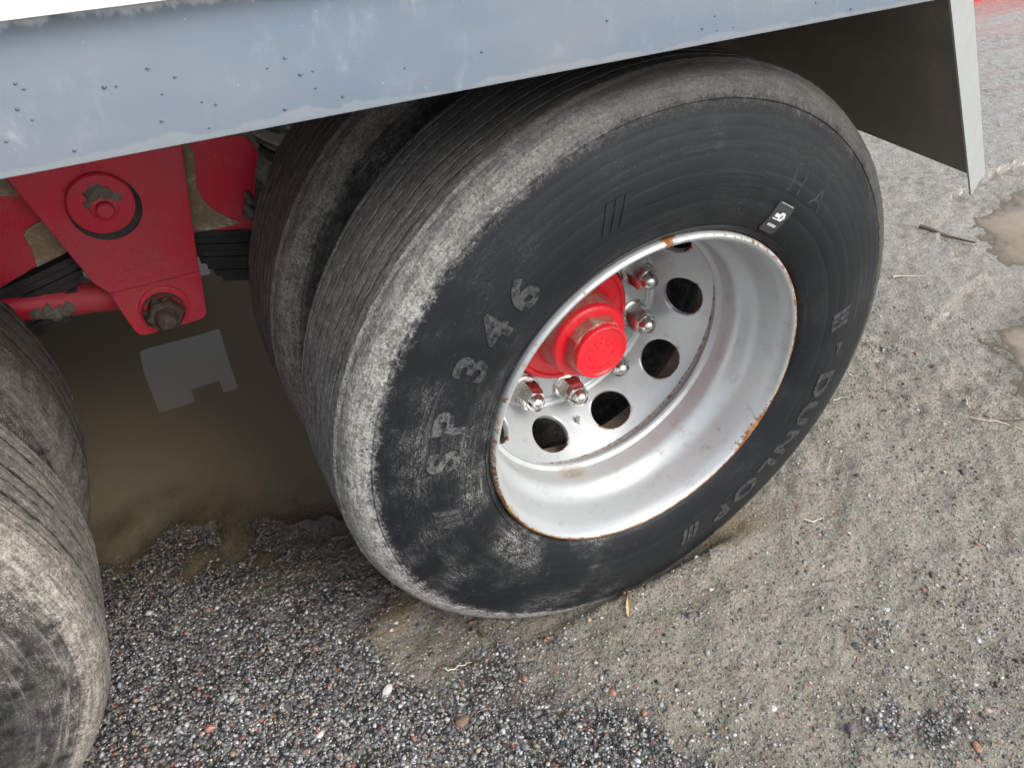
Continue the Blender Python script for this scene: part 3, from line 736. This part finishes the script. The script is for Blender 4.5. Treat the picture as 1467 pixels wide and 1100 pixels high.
# ---- suspension (red hanger bracket, rocker beam, leaf springs, torque rod, axles)
def rounded(poly, idx, rad, n=5):
    out = []; N_ = len(poly)
    for i, p in enumerate(poly):
        if i not in idx: out.append(p); continue
        p = Vector(p); a = (Vector(poly[i - 1]) - p).normalized(); b = (Vector(poly[(i + 1) % N_]) - p).normalized()
        for k in range(n + 1):
            s_ = k / n; q = (p + a * rad) * (1 - s_) ** 2 + p * 2 * s_ * (1 - s_) + (p + b * rad) * s_ ** 2; out.append((q.x, q.y))
    return out
HY = .655
hang = empty('suspension_hanger', trailer, (0, 0, 0))
up_ = Z([(-.7525, .088), (-.5955, .0885), (-.5575, .345), (-.548, .42), (-.86, .42), (-.832, .33), (-.812, .259), (-.7735, .117)])
m = MB(); m.prism(up_, HY, HY + .012, .0015); m.prism(up_, HY + .17, HY + .182); m.build('hanger_plate', 'red_dirty', hang)
lo_ = rounded(Z([(-.736, -.011), (-.607, -.009), (-.594, .089), (-.755, .0885), (-.745, .03)]), (0, 1), .018)
m = MB(); m.prism(lo_, HY - .004, HY + .014, .0015); m.build('lower_plate', 'red_dirty', hang)
m = MB(); pts = [(-.7545 + k * .01, HY - .002, .0890 + OZ + .0008 * math.sin(k * 2.1)) for k in range(17)]
m.tube(pts, [.0028 + .0007 * math.sin(k * 3.7) for k in range(17)], 6); m.build('weld_bead', 'red_dirty', hang, 60)
px, pz = -.713, .263 + OZ
def disc_y(cx, cz, prof, name, mat, parent, segs=48, sm=35):
    me = MB().lathe(prof, segs).mesh(name, mat, sm); return link(name, me, parent, (cx, 0, cz))
disc_y(px + .003, pz - .012, [(HY + .004, .0590), (HY - .003, .0585), (HY - .004, .056), (HY - .003, .052), (HY - .003, .0001)], 'pin_bushing', 'black_steel', hang)
pin = disc_y(px, pz, [(HY - .002, .0535), (HY - .013, .0535), (HY - .0155, .0515), (HY - .016, .030), (HY - .016, .0001)], 'pin_cap', 'red_dirty', hang)
disc_y(px + .003, pz - .006, [(HY - .015, .0235), (HY - .0185, .0235), (HY - .0195, .0215), (HY - .0195, .0001)], 'washer', 'red_dirty', hang, 32)
disc_y(px + .003, pz - .006, [(HY - .015, .0145), (HY - .0305, .0140), (HY - .0325, .0120), (HY - .0328, .0001)], 'pin_bolt', 'red_dirty', hang, 24)
def mudlump(name, pts, y, mat, parent, seed):
    """a flat clod of dried mud stuck on a plate facing -Y"""
    m = MB(); g_ = np.random.default_rng(seed)
    for (x, z, r, h_) in pts:
        n_ = 12; vv = [(x, y - h_, z)]; ff = []
        for rr, hh in ((.45, .9), (.8, .55), (1., -.15)):
            for k in range(n_):
                q = 1 + .22 * g_.standard_normal(); a_ = 2 * PI * k / n_
                vv.append((x + r * rr * q * math.cos(a_), y - h_ * hh * (1 + .2 * g_.standard_normal()), z + r * rr * q * math.sin(a_)))
        for k in range(n_): ff.append((0, 1 + k, 1 + (k + 1) % n_))
        for q in range(2):
            for k in range(n_): ff.append((1 + q * n_ + k, 1 + q * n_ + n_ + k, 1 + q * n_ + n_ + (k + 1) % n_, 1 + q * n_ + (k + 1) % n_))
        m.add(vv, ff)
    me = m.mesh(name, mat, 50); recalc(me); return link(name, me, parent)
mudlump('caked_mud', [(px - .012, pz + .018, .012, .007), (px, pz + .023, .013, .009), (px + .013, pz + .018, .012, .007), (px + .024, pz + .009, .010, .005), (px - .020, pz + .006, .008, .004)], HY - .0155, 'mud_cake', hang, 3)
m = MB(); m.box((px - .004, HY - .012, pz + .060), (px + .004, HY + .002, pz + .10)); m.build('grease_nipple', 'red_dirty', hang)
bx_, bz_ = -.678, .034 + OZ
disc_y(bx_ + .003, bz_ + .003, [(HY - .004, .0465), (HY - .007, .0460), (HY - .008, .043), (HY - .008, .0001)], 'bolt_washer', 'red_dirty', hang)
m = MB(); m.lathe([(HY - .008, .0385), (HY - .012, .0385), (HY - .016, .036)], 40); m.lathe([(HY - .012, .0345), (HY - .034, .0335), (HY - .038, .029), (HY - .0385, .018)], 6); m.lathe([(HY - .036, .0215), (HY - .048, .0205), (HY - .056, .0150), (HY - .058, .0001)], 20)
me = m.mesh('hanger_bolt', 'rust_brown', 30); recalc(me); link('hanger_bolt', me, hang, (bx_, 0, bz_))
m = MB()
for k in range(26):
    a = random.uniform(0, 2 * PI); r = random.uniform(.012, .036)
    c_ = Vector((bx_ + r * math.cos(a), HY - .012 - .03 * (1 - r / .04), bz_ + r * math.sin(a)))
    m.tube([c_ + Vector((-.006, .003, -.002)), c_ + Vector((0, -.003, 0)), c_ + Vector((.006, .003, .002))], [.002, .0065, .002], 6)
m.build('bolt_mud', 'rust_brown', hang, 60)
# rocker (equaliser) beam
rock = empty('rocker_beam', trailer, (0, 0, 0))
m = MB()
rp = Z([(-.474, .127), (-.440, .245), (-.431, .262), (-.428, .300), (-.445, .325), (-.56, .345), (-.70, .36), (-.86, .335), (-.96, .30), (-.985, .20), (-.95, .118), (-.857, .151), (-.80, .166), (-.70, .150), (-.56, .146)])
rp = rp[::-1]
rp = [p for p in rp]
m.prism(rp[::-1], .702, .722, .002); me = m.mesh('rocker_plate', 'red_dirty'); recalc(me); link('rocker_plate', me, rock)
m = MB(); m.box((-.56, .7225, .15 + OZ), (-.46, .80, .30 + OZ)); m.build('rocker_box', 'bare_tan', rock)
def flake(poly, y, name):
    m = MB(); m.prism(Z(poly), y, y + .003); me = m.mesh(name, 'bare_tan'); recalc(me); link(name, me, rock)
flake([(-.590, .345), (-.548, .325), (-.541, .300), (-.546, .270), (-.553, .240), (-.549, .210), (-.535, .185), (-.515, .165), (-.492, .148), (-.500, .1475), (-.56, .1475), (-.60, .16)], .6985, 'bare_patch')
flake([(-.80, .167), (-.853, .153), (-.848, .185), (-.850, .215), (-.842, .225), (-.815, .235), (-.78, .22)], .6985, 'bare_patch')
flake([(-.875, .333), (-.822, .318), (-.812, .290), (-.835, .283), (-.855, .290), (-.90, .281), (-.93, .30)], .6985, 'bare_patch')
m = MB(); m.tube([(-.476, .704, .155 + OZ), (-.474, .690, .168 + OZ), (-.470, .688, .185 + OZ), (-.468, .702, .205 + OZ)], [.010, .013, .011, .006], 9); m.build('caked_mud', 'mud_cake', rock, 60)
m = MB(); m.tube([(-.56, .7, .337 + OZ), (-.50, .697, .332 + OZ), (-.44, .699, .318 + OZ), (-.428, .70, .285 + OZ)], [.009, .012, .010, .005], 8); m.build('caked_mud', 'mud_cake', rock, 60)
# leaf springs
def spring(xc, name='leaf_spring'):
    sp_ = empty(name, trailer, (0, 0, 0))
    for k in range(8):
        half = .625 - .010 * k; n = 24; v = []; f = []; zb_ = .058 - k * .0145
        for i in range(n + 1):
            s_ = -half + 2 * half * i / n; z = zb_ + .22 * s_ * s_ + OZ
            for (dy, dz) in ((.715, 0), (.79, 0), (.79, .0128), (.715, .0128)): v.append((xc + s_, dy + .002 * (k % 2), z + dz))
        for i in range(n):
            for j in range(4):
                q = (j + 1) % 4; f.append((i * 4 + j, i * 4 + q, (i + 1) * 4 + q, (i + 1) * 4 + j))
        f.append((0, 1, 2, 3)); f.append((n * 4 + 3, n * 4 + 2, n * 4 + 1, n * 4))
        m = MB().add(v, f); me = m.mesh('spring_leaf', 'black_steel'); recalc(me); link('spring_leaf', me, sp_)
spring(0); spring(-WB)
m = MB(); m.tube([(-.70, .74, .040 + OZ), (-.763, .735, .047 + OZ), (-.90, .735, .070 + OZ), (-1.33, .735, .13 + OZ)], .031, 20); m.build('torque_rod', 'red_dirty', trailer, 50)
mudlump('torque_rod_mud', [(-.885 + .013 * k, .0610 + OZ - .0021 * k + .004 * math.sin(k * 2), .014, .006) for k in range(5)], .706, 'mud_cake', trailer, 6)
for x in (0, -WB):
    m = MB(); m.tube([(x, .30, OZ), (x, 2.14, OZ)], .065, 24); m.build('axle', 'black_steel', trailer, 50)
    m = MB(); m.lathe([(.33, .10), (.33, .205), (.50, .21), (.50, .06)], 48); q = m.build('brake_drum', 'rust_brown', trailer, 40, (x, 0, OZ))
for y in (.70, 1.66):
    m = MB(); m.box((-7, y, .38 + OZ), (.9, y + .13, .405 + OZ)); m.box((-7, y + .055, .405 + OZ), (.9, y + .075, .65 + OZ)); m.build('chassis_beam', 'black_steel', trailer)
m = MB(); m.box((-7, 2.47, .525 + OZ), (.9, 2.50, .69 + OZ)); m.build('far_side_rail', 'rail', trailer)
for xa, xb in ((-2.1, -.90), (-.53, .7)):                       # added unseen panels that frame the sky mirrored in the puddle
    m = MB(); m.prism(Z([(xa, -.12), (xb, -.12), (xb, .53), (xa, .53)]), 2.475, 2.490); m.build('far_reflection_blocker', 'dark_plate', trailer)
m = MB(); m.box((-.92, 2.472, -.12 + OZ), (-.51, 2.494, .150 + OZ)); m.build('far_low_blocker', 'dark_plate', trailer)  # added unseen panel, darkens the low end of the mirrored sky gap
m = MB(); m.box((-.735, 2.468, .44 + OZ), (-.60, 2.492, .526 + OZ)); m.build('far_bracket', 'dark_plate', trailer)

# ---- red steel beam lying far behind
m = MB(); m.prism([(4.3, .024), (7.2, .024), (7.2, .105), (4.3, .105)], 2.78, 2.95, .01); q = tag(m.build('steel_beam', 'red_dirty'), 'red painted steel beam raised off wet ground behind the trailer', 'beam')
m = MB(); m.prism([(4.2, -.02), (7.3, -.02), (7.3, .025), (4.2, .025)], 2.76, 3.0, .006); tag(m.build('shadow_strip', 'black_steel'), 'long dark strip added as shade under the red steel beam', 'shadow')  # added dark strip, stands in for the shade below the red beam

# ------------------------------------------------------------------ stones
ico_v = []; ph = (1 + 5 ** .5) / 2
ico_v = np.array([(-1, ph, 0), (1, ph, 0), (-1, -ph, 0), (1, -ph, 0), (0, -1, ph), (0, 1, ph), (0, -1, -ph), (0, 1, -ph), (ph, 0, -1), (ph, 0, 1), (-ph, 0, -1), (-ph, 0, 1)]) / math.hypot(1, ph)
ico_f = np.array([(0, 11, 5), (0, 5, 1), (0, 1, 7), (0, 7, 10), (0, 10, 11), (1, 5, 9), (5, 11, 4), (11, 10, 2), (10, 7, 6), (7, 1, 8), (3, 9, 4), (3, 4, 2), (3, 2, 6), (3, 6, 8), (3, 8, 9), (4, 9, 5), (2, 4, 11), (6, 2, 10), (8, 6, 7), (9, 8, 1)])
t = NT('gravel_stone'); o = t.obj(); ca = t.attr('stone_col', True)
n1 = t.noise(o, 700, 3, .6); wet = t.attr('stone_wet')
c = t.mix(t.mr(n1, .3, .7, 0, .5), ca, t.mix(1., ca, (.55, .53, .50), 'MULTIPLY'))
c = t.mix(wet, c, t.mix(1., c, (.46, .42, .35), 'MULTIPLY'))
M['stone'] = t.done(c, .42, 0., t.bump(n1, .3, .001), .5)
def stone_colour(n, g):
    k = g.random(n); v = np.clip(g.lognormal(-1.82, .72, n), .025, .52)
    col = np.stack([v * .975, v * .99, v], -1)
    red = k < .04; tan = (k > .065) & (k < .14); blu = (k > .14) & (k < .22); wh = (k > .22) & (k < .255)
    f = g.uniform(.6, 1.25, n)[:, None]
    col = np.where(red[:, None], np.array([.36, .17, .12]) * f, col); col = np.where(tan[:, None], np.array([.32, .25, .17]) * f, col)
    col = np.where(blu[:, None], col * np.array([.88, .98, 1.06]), col); col = np.where(wh[:, None], np.array([.52, .51, .49]) * np.clip(f, .8, 1.15), col)
    return col
def stones_mesh(name, px_, py_, size, g, sink=.35):
    n = len(px_); V = np.repeat(ico_v[None], n, 0) * (1 + .22 * g.standard_normal((n, 12, 1)).clip(-1.6, 1.6))
    sc = np.stack([size * g.uniform(.8, 1.35, n), size * g.uniform(.65, 1.05, n), size * g.uniform(.45, .8, n)], -1) / 2
    V = V * sc[:, None, :]
    a = g.uniform(0, 2 * PI, n); tl = g.uniform(-.5, .5, n)
    y2 = V[:, :, 1] * np.cos(tl)[:, None] - V[:, :, 2] * np.sin(tl)[:, None]; z2 = V[:, :, 1] * np.sin(tl)[:, None] + V[:, :, 2] * np.cos(tl)[:, None]
    x2 = V[:, :, 0] * np.cos(a)[:, None] - y2 * np.sin(a)[:, None]; y3 = V[:, :, 0] * np.sin(a)[:, None] + y2 * np.cos(a)[:, None]
    hz = height(px_, py_) + sc[:, 2] * (1 - 2 * sink) * g.uniform(-.3, 1.2, n)
    P_ = np.stack([x2 + px_[:, None], y3 + py_[:, None], z2 + hz[:, None]], -1).reshape(-1, 3)
    F_ = (ico_f[None] + (np.arange(n) * 12)[:, None, None]).reshape(-1, 3)
    me = bpy.data.meshes.new(name); raw(me, P_, F_); me.materials.append(M['stone'])
    col = np.repeat(stone_colour(n, g), 12, 0); at = me.attributes.new('stone_col', 'FLOAT_COLOR', 'POINT'); at.data.foreach_set('color', np.c_[col, np.ones(len(col))].astype(np.float32).ravel())
    w_ = np.repeat(sstep(-.20, .05, shore(px_, py_)), 12); fattr(me, 'stone_wet', w_)
    return me
g = np.random.default_rng(5)
def scatter(N0, p, med, sg, lo, hi, pw):
    X_ = g.uniform(-1.35, 1.45, N0); Y_ = g.uniform(-.80, .75, N0)
    keep = g.random(N0) < dens(X_, Y_) ** pw * p
    keep &= ~((np.abs(X_) < .25) & (Y_ > -.02))
    keep &= (shore(X_, Y_) < .16) & (right_pool(X_, Y_)[0] < .02)
    X_, Y_ = X_[keep], Y_[keep]
    return X_, Y_, np.clip(g.lognormal(math.log(med), sg, len(X_)), lo, hi)
SA = scatter(340000, .55, .0036, .32, .0020, .0062, .95); SB = scatter(170000, .36, .0056, .34, .0038, .015, 1.2)
X_, Y_, size = (np.concatenate(q) for q in zip(SA, SB))
print('stones', len(X_))
tag(link('gravel', stones_mesh('gravel', X_, Y_, size, g)), 'loose wet grey gravel with reddish chips covering the mud', 'gravel', kind='stuff')

def one_stone(name, x, y, size, col, label, group, seed, flat=.6):
    g = np.random.default_rng(seed)
    import bmesh
    b = bmesh.new(); bmesh.ops.create_icosphere(b, subdivisions=2, radius=.5)
    n_ = g.standard_normal((6, 3)); n_ /= np.linalg.norm(n_, axis=1)[:, None]
    for v in b.verts:
        c_ = Vector(v.co); s_ = 1.
        for q in n_:
            d = c_.normalized().dot(Vector(q)); 
            if d > .62: s_ *= 1 - .55 * (d - .62)
        v.co = Vector((c_.x * 1.15, c_.y * .85, c_.z * flat)) * size * s_
    me = bpy.data.meshes.new(name); b.to_mesh(me); b.free(); me.materials.append(M['stone'])
    at = me.attributes.new('stone_col', 'FLOAT_COLOR', 'POINT'); at.data.foreach_set('color', np.tile(np.array(col + (1,), np.float32), len(me.vertices)))
    fattr(me, 'stone_wet', np.zeros(len(me.vertices)))
    q = link(name, me, None, (x, y, float(height(x, y)) + size * flat * .18)); q.rotation_euler = (g.uniform(-.3, .3), g.uniform(-.3, .3), g.uniform(0, 6))
    return tag(q, label, 'stone', group)
def shade(c_, a, b):
    k = random.uniform(a, b); return tuple(q * k for q in c_)
RED, BRN, GRY, WHT = (.40, .19, .13), (.20, .14, .10), (.20, .20, .21), (.62, .61, .58)
for i, (x, y, s_) in enumerate([(-.826, .082, .022), (-.745, .06, .015), (-.62, .16, .015), (-.30, -.09, .016), (.512, -.50, .024), (.30, -.56, .022), (-.70, .45, .011), (-.405, -.045, .013), (.22, -.17, .010), (-.15, -.25, .016), (-.52, -.10, .014)]):
    one_stone('stone', x, y, s_ * .82, shade(RED, .6, .9), 'reddish granite stone lying among the grey gravel', 'reddish stones in the gravel', 100 + i)
one_stone('stone', -.432, -.109, .030, BRN, 'flat brown stone, the largest brown one in the grey gravel', None, 200, .4)
for i, (x, y, s_) in enumerate([(-.53, .005, .022), (.12, -.10, .010), (.38, -.30, .014), (-.66, -.02, .014), (.05, -.35, .014), (.46, -.13, .010)]):
    one_stone('stone', x, y, s_, shade(WHT, .75, 1.), 'pale whitish stone lying among the darker gravel', 'pale stones in the gravel', 300 + i, .45)
for i, (x, y, s_) in enumerate([(.27, -.33, .018), (.52, -.29, .016), (.83, -.12, .017), (.14, -.44, .020), (-.36, -.2, .018), (1.10, .18, .016), (.60, -.02, .013)]):
    one_stone('stone', x, y, s_, shade(GRY, .3, .9), 'dark grey angular stone half sunk in the mud', 'dark stones in the mud', 400 + i)

# ---- twigs, straws, leaf
t = NT('dark_twig_bark'); o = t.obj(); M['twig'] = t.done(t.mix(t.noise(o, 200, 4), (.035, .026, .018), (.10, .075, .05)), .8)
t = NT('pale_dry_straw'); o = t.obj(); M['straw'] = t.done(t.mix(t.noise(o, 120, 4), (.48, .42, .31), (.62, .57, .46)), .7)
t = NT('dry_tan_leaf'); o = t.obj(); M['leaf'] = t.done(t.mix(t.noise(o, 160, 4), (.55, .42, .24), (.42, .29, .14)), .7)
def stick(name, p, q, r, mat, label, cat, seed, group=None, bend=.004):
    g = np.random.default_rng(seed); n = 9; pts = []
    off = np.cumsum(g.standard_normal((n, 2)) * bend, 0); off -= np.linspace(0, 1, n)[:, None] * off[-1]
    for k in range(n):
        s_ = k / (n - 1); x = p[0] + (q[0] - p[0]) * s_ + off[k, 0]; y = p[1] + (q[1] - p[1]) * s_ + off[k, 1]
        pts.append((x, y, max(float(height(x, y)), 0.) + r * .8 + .006))
    for it in range(3):
        z = [pts[max(i - 1, 0)][2] * .25 + pts[i][2] * .5 + pts[min(i + 1, n - 1)][2] * .25 for i in range(n)]; pts = [(a[0], a[1], b_) for a, b_ in zip(pts, z)]
    m = MB().tube(pts, [r * (1 - .6 * k / (n - 1)) for k in range(n)], 7)
    return tag(m.build(name, mat, None, 60), label, cat, group)
stick('twig', (1.722, .747), (1.83, .60), .0075, 'twig', 'long dark twig on wet mud right of the wheel', 'twig', 1)
stick('twig', (1.03, -.02), (1.16, -.07), .0022, 'twig', 'thin crooked dark twig lying beside the tan puddle', 'twig', 2)
stick('twig', (-.52, .424), (-.42, .40), .006, 'twig', 'short black twig sticking out of murky puddle by the tyre', 'twig', 3)
stick('twig', (-.335, .055), (-.315, .025), .004, 'twig', 'stubby dark twig on the gravel in front of the tyre', 'twig', 4)
for i, (p, q, r) in enumerate([((1.37, .55), (1.456, .50), .0020), ((1.02, .01), (1.075, .06), .0022), ((1.0, -.005), (1.11, -.115), .0014), ((.40, -.06), (.445, -.075), .0018), ((.55, .02), (.60, .06), .0012), ((-.42, .0), (-.37, -.01), .0016), ((1.2, -.2), (1.25, -.24), .0015), ((.75, .20), (.80, .19), .0012)]):
    stick('straw', p, q, r, 'straw', 'thin pale dry straw lying on the mud', 'straw', 20 + i, 'pale straws on the mud', .003)
lv = []; lf = []
for k in range(7):
    s_ = k / 6; w_ = .0038 * math.sin(PI * min(s_ + .12, 1)) + .0005; x = -.062 + .028 * s_; y = -.075 + .045 * s_
    zc = float(height(x, y)) + .0045 + .004 * math.sin(s_ * 5)
    lv += [(x - w_, y + w_ * .6, zc + .003), (x, y, zc), (x + w_, y - w_ * .6, zc + .0035)]
for k in range(6):
    for j in range(2): lf.append((k * 3 + j, k * 3 + j + 1, k * 3 + j + 4, k * 3 + j + 3))
tag(MB().add(lv, lf).build('leaf', 'leaf', None, 60), 'curled dry tan leaf on mud below the big tyre', 'leaf')
